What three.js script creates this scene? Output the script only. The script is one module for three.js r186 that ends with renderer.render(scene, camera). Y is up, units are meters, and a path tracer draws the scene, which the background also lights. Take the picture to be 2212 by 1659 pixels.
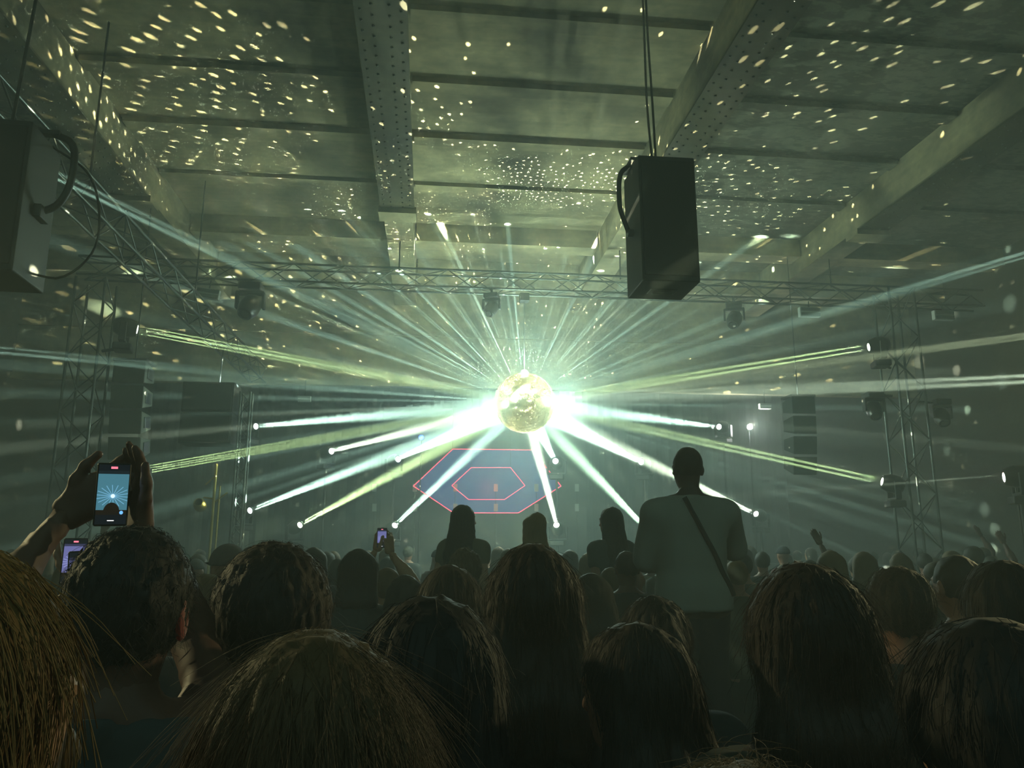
import * as THREE from 'three';
import { mergeGeometries } from 'three/addons/utils/BufferGeometryUtils.js';
import { RectAreaLightUniformsLib } from 'three/addons/lights/RectAreaLightUniformsLib.js';
import { RoundedBoxGeometry } from 'three/addons/geometries/RoundedBoxGeometry.js';

// ------------------------------------------------------------------ camera, haze, exposure, large lights
const scene = new THREE.Scene();
scene.background = new THREE.Color(0, 0, 0);
const V = (x, y, z) => new THREE.Vector3(x, y, z);
const FOCAL = 1661, PITCH = Math.atan(346.5 / FOCAL), YAW = Math.atan(186 * Math.cos(PITCH) / FOCAL);
const camera = new THREE.PerspectiveCamera(2 * Math.atan(829.5 / FOCAL) * 180 / Math.PI, 4 / 3, 0.05, 100);
camera.position.set(0, 1.7, 0);
const look = V(Math.sin(YAW) * Math.cos(PITCH), Math.sin(PITCH), -Math.cos(YAW) * Math.cos(PITCH));
camera.lookAt(camera.position.clone().add(look));
const renderer = new THREE.WebGLRenderer();
renderer.toneMapping = THREE.LinearToneMapping;
renderer.toneMappingExposure = 1.6;
renderer.shadowMap.enabled = true;
RectAreaLightUniformsLib.init();
scene.fog = new THREE.FogExp2(new THREE.Color(0.82, 1.0, 0.92), 0.036);       // stage haze
const GREEN = new THREE.Color(0.66, 1.0, 0.66), MINT = new THREE.Color(0.70, 1.0, 0.85), LIME = new THREE.Color(0.82, 1.0, 0.46), PALE = new THREE.Color(0.95, 1.0, 0.76), GOLD = new THREE.Color(1.0, 1.0, 0.64);
const BALL = V(1.567, 3.99, -12.4), BALL_R = 0.5;
const I_CORE = 1250, I_HEAD = 23000, I_TOWER = 44000, I_GLOW = 10.5, I_SHAFT = 3600, I_OFF = 7500, I_FILL = 11, I_SIDE = 24;

// ------------------------------------------------------------------ helpers
let seed = 11;
const rnd = () => { seed = (Math.imul(seed, 1664525) + 1013904223) >>> 0; return seed / 4294967296; };
const rr = (a, b) => a + (b - a) * rnd();
const right = V(Math.cos(YAW), 0, Math.sin(YAW)), upv = right.clone().cross(look);
// a point of the room seen at a photograph position, at a distance z into the room
const at = (px, py, z) => { const d = look.clone().multiplyScalar(FOCAL).addScaledVector(right, px - 1106).addScaledVector(upv, 829.5 - py); return camera.position.clone().addScaledVector(d, -z / d.z); };
const hash = (x, y, z) => { let h = Math.imul(x, 374761393) + Math.imul(y, 668265263) + Math.imul(z, 2147483647 ^ 0x5bd1e995); h = Math.imul(h ^ (h >>> 13), 1274126177); return ((h ^ (h >>> 16)) >>> 0) / 4294967296; };
function noise(x, y, z) {
  const ix = Math.floor(x), iy = Math.floor(y), iz = Math.floor(z), s = (t) => t * t * (3 - 2 * t), fx = s(x - ix), fy = s(y - iy), fz = s(z - iz), l = (a, b, t) => a + (b - a) * t;
  const c = (a, b, d) => hash(ix + a, iy + b, iz + d);
  return l(l(l(c(0, 0, 0), c(1, 0, 0), fx), l(c(0, 1, 0), c(1, 1, 0), fx), fy), l(l(c(0, 0, 1), c(1, 0, 1), fx), l(c(0, 1, 1), c(1, 1, 1), fx), fy), fz);
}
// tiling fractal noise for textures
const tileNoise = (x, y, n, s) => { const ix = Math.floor(x), iy = Math.floor(y), q = (t) => t * t * (3 - 2 * t), fx = q(x - ix), fy = q(y - iy), h = (a, b) => hash((((ix + a) % n) + n) % n, (((iy + b) % n) + n) % n, s); return (h(0, 0) * (1 - fx) + h(1, 0) * fx) * (1 - fy) + (h(0, 1) * (1 - fx) + h(1, 1) * fx) * fy; };
const fbm = (u, v, n, s) => { let a = 0.5, t = 0; for (let o = 0; o < 5; o++, a *= 0.5, n *= 2) t += a * tileNoise(u * n, v * n, n, s + o); return t; };
function texture(size, fn, srgb) {
  const d = new Uint8Array(size * size * 4);
  for (let y = 0; y < size; y++) for (let x = 0; x < size; x++) { const c = fn(x / size, y / size); for (let k = 0; k < 3; k++) d[(y * size + x) * 4 + k] = Math.max(0, Math.min(255, c[k] * 255)); d[(y * size + x) * 4 + 3] = 255; }
  const t = new THREE.DataTexture(d, size, size); t.wrapS = t.wrapT = THREE.RepeatWrapping; t.magFilter = THREE.LinearFilter; t.minFilter = THREE.LinearFilter; if (srgb) t.colorSpace = THREE.SRGBColorSpace; t.needsUpdate = true;
  return t;
}
const mat = (color, roughness = 0.8, metalness = 0, more = {}) => new THREE.MeshPhysicalMaterial({ color, roughness, metalness, ...more });
function metreUV(g, s = 3) {
  const p = g.attributes.position, n = g.attributes.normal, uv = new Float32Array(p.count * 2);
  for (let i = 0; i < p.count; i++) { const ax = Math.abs(n.getX(i)), ay = Math.abs(n.getY(i)), az = Math.abs(n.getZ(i)); const [a, b] = ay >= ax && ay >= az ? [p.getX(i), p.getZ(i)] : ax >= az ? [p.getZ(i), p.getY(i)] : [p.getX(i), p.getY(i)]; uv[i * 2] = a / s; uv[i * 2 + 1] = b / s; }
  g.setAttribute('uv', new THREE.BufferAttribute(uv, 2)); return g;
}
const span = (x0, x1, y0, y1, z0, z1) => metreUV(new THREE.BoxGeometry(x1 - x0, y1 - y0, z1 - z0).translate((x0 + x1) / 2, (y0 + y1) / 2, (z0 + z1) / 2));
const taken = new Map();
const numbered = (n) => { const k = taken.get(n) ?? 0; taken.set(n, k + 1); return k ? `${n}_${String(k).padStart(3, '0')}` : n; };
function part(parent, name, geometry, material) { const o = new THREE.Mesh(geometry, material); o.name = name; o.castShadow = o.receiveShadow = true; parent.add(o); return o; }
function thing(name, label, category, pos = [0, 0, 0], turn = 0, group) {
  const o = new THREE.Group(); o.name = numbered(name); o.position.set(...pos); o.rotation.y = turn; o.userData = { label, category }; if (group) o.userData.group = group; scene.add(o); return o;
}
function struct(name, geometry, material) { const o = geometry ? part(scene, name, geometry, material) : new THREE.Group(); o.name = name; if (!geometry) scene.add(o); o.userData.kind = 'structure'; return o; }
const cyl6 = new THREE.CylinderGeometry(1, 1, 1, 8), UPY = V(0, 1, 0);
function rod(parent, name, a, b, r, material) { const o = part(parent, name, cyl6, material), d = b.clone().sub(a); o.position.copy(a).addScaledVector(d, 0.5); o.quaternion.setFromUnitVectors(UPY, d.clone().normalize()); o.scale.set(r, d.length(), r); return o; }
function tube(points, r, seg = 24, sides = 8) { return new THREE.TubeGeometry(new THREE.CatmullRomCurve3(points), seg, r, sides, false); }
const bx = (w, h, d, x = 0, y = 0, z = 0, r = 0.008) => new RoundedBoxGeometry(w, h, d, 1, Math.min(r, w / 2.1, h / 2.1, d / 2.1)).translate(x, y, z);

// ------------------------------------------------------------------ materials
const concreteMap = texture(512, (u, v) => { const n = fbm(u, v, 6, 3), f = fbm(u, v, 40, 9), b = fbm(u, v * 6, 8, 21), st = Math.max(0, fbm(u, v, 4, 33) - 0.52) * 2.2; const k = 0.50 + 0.34 * (n - 0.5) + 0.16 * (f - 0.5) + 0.16 * (b - 0.5) - st * 0.35; return [k * 1.07, k, k * 0.76]; }, true);
const concreteBump = texture(512, (u, v) => { const k = fbm(u, v, 12, 5) * 0.6 + fbm(u, v, 60, 8) * 0.4; return [k, k, k]; });
const peelMap = texture(512, (u, v) => { const n = fbm(u, v, 5, 43), f = fbm(u, v, 36, 49), e = fbm(u, v * 2, 18, 77), g = fbm(u, v * 3, 30, 90); const worn = Math.max(0, Math.min(1, (n * 0.55 + 0.5 * e + 0.4 * g - 0.7) * 14)); const k = 0.44 + 0.22 * (f - 0.5) + 0.12 * (n - 0.5), m = 1 - 0.42 * worn; return [k * 0.92 * m, k * (0.92 - 0.05 * worn) * m, k * (0.76 - 0.08 * worn) * m]; }, true);
const M = {
  concrete: mat(0xffffff, 0.92, 0, { map: concreteMap, bumpMap: concreteBump, bumpScale: 0.006 }),
  peel: mat(0xffffff, 0.92, 0, { map: peelMap, bumpMap: concreteBump, bumpScale: 0.01 }),
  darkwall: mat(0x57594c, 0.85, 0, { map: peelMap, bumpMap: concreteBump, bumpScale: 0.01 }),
  floor: mat(0x3c3d3a, 0.6, 0, { map: concreteMap }),
  plate: mat(0x8a897c, 0.55, 0.3, { map: concreteMap, bumpMap: concreteBump, bumpScale: 0.003 }),
  rivet: mat(0x3a3a34, 0.5, 0.4),
  black: mat(0x17191a, 0.55), blackGloss: mat(0x121416, 0.3), cab: mat(0x1b2021, 0.6), grille: mat(0x191d1d, 0.6, 0.3),
  steel: mat(0x8d9290, 0.35, 0.9), alu: mat(0x565b58, 0.36, 0.9), cable: mat(0x101010, 0.6), deck: mat(0x1b1c1d, 0.7), curtain: mat(0x1c2422, 0.95),
  pale: mat(0xc9cfc4, 0.6), grey: mat(0x70766f, 0.7), yellowMetal: mat(0xb8a45a, 0.4, 0.6),
};

// ------------------------------------------------------------------ the hall
struct('floor', span(-8.5, 11.2, -0.2, 0, -23, 5), M.floor);
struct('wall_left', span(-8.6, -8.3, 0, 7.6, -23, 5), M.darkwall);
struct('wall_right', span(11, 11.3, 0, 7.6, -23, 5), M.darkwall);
struct('wall_front', span(-8.5, 11.2, 0, 7.6, 4.8, 5.1), M.darkwall);
struct('wall_back', span(-8.5, 11.2, 0, 7.6, -23.3, -23), M.curtain);
const lintel = struct('trim_1', span(-8.3, 11, 5.0, 7.3, -16.4, -16.0), M.concrete);
part(lintel, 'moulding', span(-8.3, 11, 4.94, 5.06, -16.0, -15.93), M.concrete);
part(lintel, 'moulding', span(-8.3, 11, 6.05, 6.13, -16.0, -15.96), M.concrete);
const ceiling = struct('ceiling');
const bays = [[-8.3, -4.67, M.peel], [-4.16, -0.8, M.concrete], [-0.29, 2.99, M.concrete], [3.5, 6.86, M.peel], [7.37, 11, M.peel]];
const ribZ = [4.5, 3.2, 1.9, 0.6, -0.7, -2.0, -3.3, -4.6, -5.92, -7.22, -8.52, -9.84, -11.3];
for (const [x0, x1, m] of bays) {
  const edges = [5, ...ribZ, -13.0, -15.0, -23];
  for (let i = 0; i + 1 < edges.length; i++) part(ceiling, 'panel', span(x0 - 0.3, x1 + 0.3, 7.3 + 0.012 * ((i * 7) % 3), 7.6, edges[i + 1] + 0.006, edges[i] - 0.006), m);
  for (const z of ribZ) part(ceiling, 'rib', span(x0, x1, 7.24, 7.32, z - 0.22, z), m);
  part(ceiling, 'cross_beam', span(x0, x1, 6.98, 7.32, -13.35, -12.95), M.concrete);
  part(ceiling, 'cross_beam', span(x0, x1, 6.82, 7.32, -15.2, -14.75), M.concrete);
}
const rivetGeo = new THREE.SphereGeometry(0.016, 6, 4);
for (const [x0, x1] of [[-4.67, -4.16], [-0.8, -0.29], [2.99, 3.5], [6.86, 7.37]]) {
  const g = part(ceiling, 'girder', span(x0 + 0.03, x1 - 0.03, 6.73, 7.55, -16.0, 5), M.concrete);
  part(g, 'flange_plate', span(x0, x1, 6.7, 6.73, -11.0, 5), M.plate);
  const rv = []; for (let z = 0; z > -11; z -= 0.16) for (const f of [0.06, 0.17, 0.34, 0.45]) rv.push(rivetGeo.clone().translate(x0 + f, 6.7, z - (f > 0.1 && f < 0.4 ? 0.08 : 0)));
  part(g, 'rivets', mergeGeometries(rv), M.rivet).userData.kind = 'stuff';
  part(g, 'bearing_block', span(x0 - 0.03, x1 + 0.03, 6.62, 6.72, -11.35, -11.0), M.concrete);
}
struct('trim_2', span(-8.3, 11, 0, 1.15, -22.9, -15.6), M.deck);           // stage deck
struct('trim_3', span(-1.3, 4.6, 1.15, 5.6, -22.3, -22.2), M.black);       // flat behind the hexagons
for (let k = 0; k < 7; k++) { const c = part(scene, `drape`, (() => { const p = []; const sh = new THREE.Shape(); const x0 = -8.2 + k * 2.75, n = 28; for (let i = 0; i <= n; i++) p.push([x0 + 2.7 * i / n, 0.06 * Math.sin(i * 1.35 + k)]); p.forEach(([x, y], i) => i ? sh.lineTo(x, y) : sh.moveTo(x, y)); for (let i = n; i >= 0; i--) sh.lineTo(p[i][0], p[i][1] - 0.02); return new THREE.ExtrudeGeometry(sh, { depth: 5.9, bevelEnabled: false }).rotateX(-Math.PI / 2).translate(0, 1.15, -22.75); })(), M.curtain); c.name = numbered('stage_drape'); c.userData = { label: 'dark pleated drape hanging at the back of the stage', category: 'drape', group: 'drapes behind the stage' }; }

// ------------------------------------------------------------------ mirror ball: silver tiles; an added lamp inside and added openings cast the dots
{
  const t = thing('mirror_ball', 'large mirrored disco ball hanging in the middle, blazing with beams', 'mirror ball', BALL.toArray());
  const rows = 110, pos = [], tileH = Math.PI / rows;
  for (let i = 0; i < rows; i++) {
    const th = (i + 0.5) * tileH, n = Math.max(6, Math.round(2 * Math.PI * Math.sin(th) / tileH)), da = 2 * Math.PI / n;
    for (let j = 0; j < n; j++) {
      const a = (j + (i % 2) * 0.5) * da, tilt = [rr(-0.07, 0.07), rr(-0.07, 0.07)];
      const pt = (u, v, lift = 1) => { const tt = th + (v - 0.5) * tileH, aa = a + (u - 0.5) * da, r = BALL_R * (lift + tilt[0] * (u - 0.5) * tileH + tilt[1] * (v - 0.5) * tileH); return [r * Math.sin(tt) * Math.cos(aa), r * Math.cos(tt), r * Math.sin(tt) * Math.sin(aa)]; };
      const dx = Math.sin(th) * Math.cos(a), dy = Math.cos(th), dz = Math.sin(th) * Math.sin(a);
      const dens = Math.max(0, Math.min(1, (noise(dx * 2.6 + 9, dy * 2.6 + 4, dz * 2.6 + 2) - 0.25) * 1.9)), front = Math.max(0, Math.min(1, (dz + 0.25) * 1.6)), side = (dx < 0.05 ? 1 : 0.62) * (0.55 + 0.6 * front) * (dy > 0.12 ? 1 : dz > 0.3 ? 0.12 : 0.45), wide = dz > -0.75 && dz < 0.2 && dy > -0.25 && rnd() < 0.004;
      if ((wide || rnd() < 1.25 * dens * side) && i > 3 && i < rows - 4) {
        const hr = wide ? rr(0.26, 0.45) : rr(0.11, 0.19), cu = wide ? 0.5 : rr(0.25, 0.75), cv = wide ? 0.5 : rr(0.25, 0.75), ring = [], outer = [];
        for (let k = 0; k < 8; k++) { const q = Math.PI / 4 * (k + 0.5); ring.push(pt(cu + hr * Math.cos(q), cv + hr * Math.sin(q))); const c = Math.cos(q), s = Math.sin(q), m = Math.max(Math.abs(c), Math.abs(s)); outer.push(pt(0.5 + 0.5 * c / m, 0.5 + 0.5 * s / m)); }
        const corner = [[1, 1], [0, 1], [0, 0], [1, 0]];
        for (let k = 0; k < 8; k++) { const k2 = (k + 1) % 8; pos.push(...outer[k], ...outer[k2], ...ring[k2], ...outer[k], ...ring[k2], ...ring[k]); if (k % 2 === 0) { const [cx, cy] = corner[k / 2]; pos.push(...outer[k], ...pt(cx, cy), ...outer[k2]); } }
      } else { const q = [pt(0, 0), pt(1, 0), pt(1, 1), pt(0, 1)]; pos.push(...q[0], ...q[1], ...q[2], ...q[0], ...q[2], ...q[3]); }
    }
  }
  const g = new THREE.BufferGeometry(); g.setAttribute('position', new THREE.Float32BufferAttribute(pos, 3)); g.computeVertexNormals();
  part(t, 'mirror_tiles', g, mat(0xece6c4, 0.12, 1, { side: THREE.DoubleSide })).userData.kind = 'stuff';
  part(t, 'cap', new THREE.CylinderGeometry(0.05, 0.09, 0.06, 16).translate(0, BALL_R + 0.02, 0), M.steel);
  part(t, 'motor', bx(0.16, 0.14, 0.16, 0, 6.0 - BALL.y - 0.2, 0), M.black);
  rod(t, 'wire', V(0, BALL_R + 0.04, 0), V(0, 5.9 - BALL.y - 0.1, 0), 0.006, M.steel);
  const core = new THREE.PointLight(GOLD, I_CORE); core.shadow.radius = 0.03; core.castShadow = true; t.add(core);  // added lamp inside the ball, in place of spots reflected by the tiles
  // added lamps in place of light thrown off the mirrored surface
  for (const [x, y, z, k] of [[0.0, 0.74, 0.1, 0.55], [0.62, -0.03, 0.36, 1.5], [-0.6, -0.12, 0.34, 0.8], [0.1, -0.2, -0.75, 0.7]]) { const l = new THREE.PointLight(MINT, I_GLOW * k); l.position.set(x, y, z); l.shadow.radius = 3; l.castShadow = true; t.add(l); }
  for (let i = 0; i < 80; i++) {  // added narrow spots stand for the rays reflected off the tiles
    const a = Math.PI * (-0.12 + 1.24 * (i + rr(0, 0.8)) / 80), tz = rr(-0.42, -0.02), d = V(Math.cos(a), Math.sin(a), tz).normalize();
    const s = new THREE.SpotLight(rnd() < 0.75 ? MINT : PALE, I_SHAFT * rr(0.2, 1.6), 0, rr(0.5, 1.4) * Math.PI / 180, 1); s.position.copy(d).multiplyScalar(0.52); s.target.position.copy(d).multiplyScalar(3); s.shadow.radius = 0.1; s.castShadow = true; t.add(s, s.target);
  }
}

// ------------------------------------------------------------------ trusses
const cylThin = new THREE.CylinderGeometry(1, 1, 1, 6);
function truss(label, a, b, size, bay, group) {
  const t = thing('box_truss', label, 'truss', a.toArray(), 0, group), d = b.clone().sub(a), len = d.length(), dir = d.normalize();
  const s = Math.abs(dir.y) > 0.9 ? V(1, 0, 0) : V(dir.z, 0, -dir.x).normalize(), u = dir.clone().cross(s), h = size / 2;
  const c = [[1, 1], [1, -1], [-1, -1], [-1, 1]].map(([p, q]) => s.clone().multiplyScalar(p * h).addScaledVector(u, q * h));
  for (const k of c) rod(t, 'chord', k, k.clone().addScaledVector(dir, len), 0.02, M.alu);
  const n = Math.round(len / bay);
  for (let i = 0; i < n; i++) for (let f = 0; f < 4; f++) { const p = c[f], q = c[(f + 1) % 4], [e, g] = (i + f) % 2 ? [p, q] : [q, p]; const o = rod(t, 'brace', e.clone().addScaledVector(dir, len * i / n), g.clone().addScaledVector(dir, len * (i + 1) / n), 0.009, M.alu); o.geometry = cylThin; }
  return t;
}
const crossTruss = truss('long horizontal lighting truss above the mirror ball', V(-5.6, 6.05, -12.4), V(9.9, 6.05, -12.4), 0.3, 0.42);
for (const x of [-5.0, -0.55, 3.25, 7.1]) rod(crossTruss, 'hanger', V(x + 5.6, 0.15, 0), V(x + 5.6, 1.05, 0), 0.012, M.cable);
const sideTruss = truss('lighting truss running along the left girder towards the stage', V(-3.5, 5.1, -3.2), V(-3.5, 5.1, -15.9), 0.29, 0.42);
for (const z of [0.8, 4.5, 8.2]) rod(sideTruss, 'hanger', V(0, 0.14, -z), V(0, 2.08, -z), 0.012, M.cable);
truss('upright truss tower left of the stage beside the raised phone', V(-4.78, 0, -11.1), V(-4.78, 5.4, -11.1), 0.4, 0.4);
truss('upright truss tower at the right of the hall carrying lights', V(7.4, 0, -11.1), V(7.4, 5.7, -11.1), 0.42, 0.4);
truss('slim truss mast beside the dark speaker block', V(-3.05, 0, -13.1), V(-3.05, 4.2, -13.1), 0.16, 0.2);

// ------------------------------------------------------------------ beam lights (moving heads), all aimed at the ball
const headGeo = new THREE.LatheGeometry([[0.001, 0.16], [0.1, 0.14], [0.135, 0.06], [0.14, -0.05], [0.12, -0.11], [0.1, -0.16], [0.085, -0.165], [0.08, -0.15]].map(([r, y]) => new THREE.Vector2(r, -y)), 18);
const lensGeo = new THREE.CircleGeometry(0.06, 20).rotateX(-Math.PI / 2).translate(0, 0.158, 0);
const lensMat = new Map();
function lensOf(color, k) { const key = color.getHexString() + k; if (!lensMat.has(key)) lensMat.set(key, mat(0x111111, 0.3, 0, { emissive: color.clone().lerp(new THREE.Color(1, 1, 1), 0.5), emissiveIntensity: k })); return lensMat.get(key); }
function beamLight(label, p, target, color, power, degrees, mount, foot, lens = 9, strands = 1) {
  const dir = target.clone().sub(p).normalize(), c = p.clone().addScaledVector(dir, -0.16), sgn = mount === 'hung' ? 1 : -1;
  const base = V(c.x, c.y + sgn * 0.3, c.z), t = thing('beam_light', label, 'stage light', base.toArray(), 0, 'beam lights aimed at the mirror ball');
  const rel = c.clone().sub(base), turn = Math.atan2(dir.x, dir.z);
  part(t, 'base', bx(0.3, 0.1, 0.24, 0, 0, 0, 0.02).rotateY(turn), M.black);
  const yo = part(t, 'yoke', mergeGeometries([bx(0.4, 0.04, 0.09, 0, -sgn * 0.075, 0, 0.012), bx(0.035, 0.27, 0.09, -0.19, -sgn * 0.2, 0, 0.012), bx(0.035, 0.27, 0.09, 0.19, -sgn * 0.2, 0, 0.012)]).rotateY(turn), M.black);
  const h = part(t, 'head', headGeo, M.blackGloss); h.position.copy(rel); h.quaternion.setFromUnitVectors(UPY, dir);
  part(h, 'lens', lensGeo, lensOf(color, lens));
  const across = V(-dir.z, 0, dir.x).normalize().cross(dir);
  const side2 = dir.clone().cross(across), ring = strands > 3 ? 0.05 : 0.032;
  for (let k = 0; k < strands; k++) {                                     // a wide lens sends out a bundle of nearly parallel beams
    const q = k / strands * Math.PI * 2 + 0.4, off = across.clone().multiplyScalar(Math.cos(q) * ring).addScaledVector(side2, Math.sin(q) * ring), s = new THREE.SpotLight(color, power / strands, 0, degrees * Math.PI / 180, 0.5); s.shadow.radius = 0.3; s.castShadow = true;
    s.position.copy(rel).addScaledVector(dir, 0.17).add(off); s.target.position.copy(target).sub(base).add(off); t.add(s, s.target);
  }
  if (mount === 'stand') { rod(t, 'pole', V(0, -0.05, 0), V(0, foot - base.y + 0.02, 0), 0.025, M.black); part(t, 'foot_plate', new THREE.CylinderGeometry(0.2, 0.24, 0.03, 16).translate(0, foot - base.y + 0.015, 0), M.black); }
  if (mount === 'hung') rod(t, 'clamp', V(0, 0.05, 0), V(0, foot - base.y, 0), 0.018, M.black);
  if (mount === 'arm') rod(t, 'clamp_arm', V(0, 0, 0), V(foot.x - base.x, foot.y - base.y, foot.z - base.z), 0.022, M.black);
  return t;
}
const stageLights = [
  [553, 921, 16, MINT, 1.0, 'upper left stage beam light, outermost, with a cool white beam'], [716, 975, 16, PALE, 0.9, 'stage beam light second from left in the upper row'], [860, 992, 16, MINT, 1.7, 'brightest left stage beam light beside the small blue lamp', 2.6],
  [1200, 996, 16, MINT, 1.6, 'stage beam light right under the mirror ball', 2.6], [1385, 998, 16, MINT, 1.7, 'bright stage beam light just left of the standing man', 2.6], [1553, 922, 16, MINT, 1.0, 'upper right stage beam light beside a small white spotlight'],
  [540, 1103, 16, MINT, 1.2, 'low stage beam light at far left with a white beam'], [648, 1134, 16, LIME, 0.9, 'low stage beam light with a lime green beam'], [853, 1135, 16, MINT, 0.9, 'low stage beam light crossing the red hexagon'],
  [1202, 1134, 16, PALE, 1.2, 'low stage beam light standing right of the red hexagon'], [1415, 1160, 16, GREEN, 1.2, 'low green stage beam light hidden behind the standing man'], [1633, 1110, 16, PALE, 1.0, 'low stage beam light right of the standing man'],
];
for (const [x, y, z, c, k, label, wide = 1.9] of stageLights) beamLight(label, at(x, y, z), BALL, c, I_HEAD * k, wide, 'stand', 1.15, 9, 3);
const towerLights = [[297, 712, -4.78, 'upper beam light on the left truss tower'], [276, 1022, -4.78, 'lower beam light on the left tower behind the phone'], [1876, 750, 7.4, 'upper beam light on the right truss tower'], [1905, 1040, 7.4, 'lower beam light on the right truss tower']];
for (const [x, y, tx, label] of towerLights) { const p = at(x, y, 11); beamLight(label, p, BALL, LIME, I_TOWER, 0.72, 'arm', V(tx + (tx < 0 ? 0.18 : -0.18), p.y - 0.3, -11.1), 9, 4); }
// fixtures just outside the picture whose beams cross it
const outside = [[-250, 733, 7, 'beam light at the left wall outside the picture, lower'], [-150, 250, 5, 'beam light on the left truss outside the picture, upper'], [2480, 470, 6, 'beam light high at the right outside the picture'], [2480, 690, 7, 'beam light at the right outside the picture, middle'], [2480, 806, 7, 'beam light at the right outside the picture, lowest']];
outside.forEach(([x, y, z, label], i) => { const p = at(x, y, z); beamLight(label, p, BALL, i === 4 ? PALE : i === 3 ? GOLD : MINT, I_OFF * [0.8, 0.9, 1.1, 1.3, 2.2][i], i === 4 ? 1.0 : 0.8, 'stand', 0, 9, i === 4 ? 4 : 3); });

// ------------------------------------------------------------------ other lights and rig
function movingHead(label, p, hangY, scale = 1) {
  const t = thing('moving_head', label, 'stage light', p.toArray(), rr(-0.5, 0.5), 'unlit moving heads');
  part(t, 'base', bx(0.34, 0.12, 0.3, 0, 0.3, 0, 0.02).scale(scale, scale, scale), M.black);
  part(t, 'yoke', mergeGeometries([bx(0.42, 0.05, 0.12, 0, 0.21, 0), bx(0.04, 0.26, 0.12, -0.2, 0.09, 0), bx(0.04, 0.26, 0.12, 0.2, 0.09, 0)]).scale(scale, scale, scale), M.black);
  const h = part(t, 'head', headGeo.clone().scale(1.15 * scale, 1.3 * scale, 1.15 * scale), M.blackGloss); h.rotation.set(2.5, 0, 0.2);
  part(h, 'lens', lensGeo.clone().scale(1.1 * scale, 1.3 * scale, 1.1 * scale), M.blackGloss);
  if (hangY !== undefined) rod(t, 'clamp', V(0, 0.34 * scale, 0), V(0, hangY - p.y, 0), 0.02, M.black);
  return t;
}
movingHead('large dark moving head hanging from the truss at left', V(-2.9, 5.45, -12.25), 5.89, 1.05);
movingHead('dark moving head hanging from the truss above the ball', V(1.0, 5.55, -12.25), 5.89, 0.7);
movingHead('dark moving head hanging from the truss at right', V(5.2, 5.5, -12.25), 5.89, 0.8);
for (const [x, y, label] of [[1888, 885, 'dark moving head on the left side of the right tower'], [2034, 900, 'dark moving head on the right side of the right tower']]) { const p = at(x, y, 11.1); p.z = -11.1; const t = movingHead(label, p, undefined, 0.75); t.rotation.y = 0; rod(t, 'clamp_arm', V(0, 0.225, 0), V(7.4 + (p.x < 7.4 ? -0.2 : 0.2) - p.x, 0.225, 0), 0.02, M.black); }
function batten(label, p, w, hangY) { const t = thing('strobe_panel', label, 'panel light', p.toArray(), 0, 'pale strobe panels'); part(t, 'housing', bx(w, w * 0.46, 0.09), M.pale); for (const k of [-1, 1]) part(t, 'reflector', bx(w * 0.94, w * 0.15, 0.02, 0, k * w * 0.12, 0.05, 0.004), M.grey); if (hangY) rod(t, 'hanger', V(0, w * 0.2, 0), V(0, hangY - p.y, 0), 0.01, M.black); return t; }
batten('pale strobe panel beside the hanging moving head', at(450, 635, 12.4), 0.36, 5.92).rotation.z = -0.12;
batten('pale strobe panel under the truss left of the right tower', at(1748, 675, 12.4), 0.38, 5.92);
batten('pale strobe panel farthest right beyond the right tower', at(2037, 682, 12.4), 0.38, 5.92);
batten('small pale strobe panel above the upper left stage beam', at(658, 862, 15.9), 0.26, 5.02);
batten('small pale strobe panel above the small white spotlight', at(1652, 878, 15.9), 0.26, 5.02);
// three small practical lamps
function lamp(name, label, p, color, r, k, power, foot) { const t = thing(name, label, 'lamp', p.toArray()); part(t, 'housing', new THREE.CylinderGeometry(r * 1.3, r * 1.1, r * 2, 12).rotateX(Math.PI / 2).translate(0, 0, -r * 1.05), M.black); part(t, 'bulb', new THREE.SphereGeometry(r, 12, 8), mat(0x101010, 0.4, 0, { emissive: color, emissiveIntensity: k })); const l = new THREE.PointLight(color, power); l.castShadow = true; l.shadow.radius = 1; l.position.set(0, 0, r * 1.6); t.add(l); if (foot !== undefined) rod(t, 'pole', V(0, -r, -r), V(0, foot - p.y, -r), 0.014, M.black); }
lamp('spot_lamp', 'small white spotlight glowing between two right beams', at(1620, 922, 16), new THREE.Color(1, 1, 0.95), 0.06, 10, 6, 1.15);
lamp('status_lamp', 'small blue lamp above the brightest left beam', at(910, 945, 16), new THREE.Color(0.05, 0.12, 1), 0.055, 4, 1.0, 1.15);
lamp('status_lamp', 'small red lamp at the far right edge', at(2197, 1036, 9), new THREE.Color(1, 0.05, 0.12), 0.03, 4, 0.4, 0);
{ // side beam light at right edge with coloured lens strip
  const p = at(2168, 1031, 9); beamLight('side beam light at far right edge beside the red lamp', p, at(1900, 1052, 9.6), PALE, 700, 1.2, 'stand', 0, 5);
}
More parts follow.
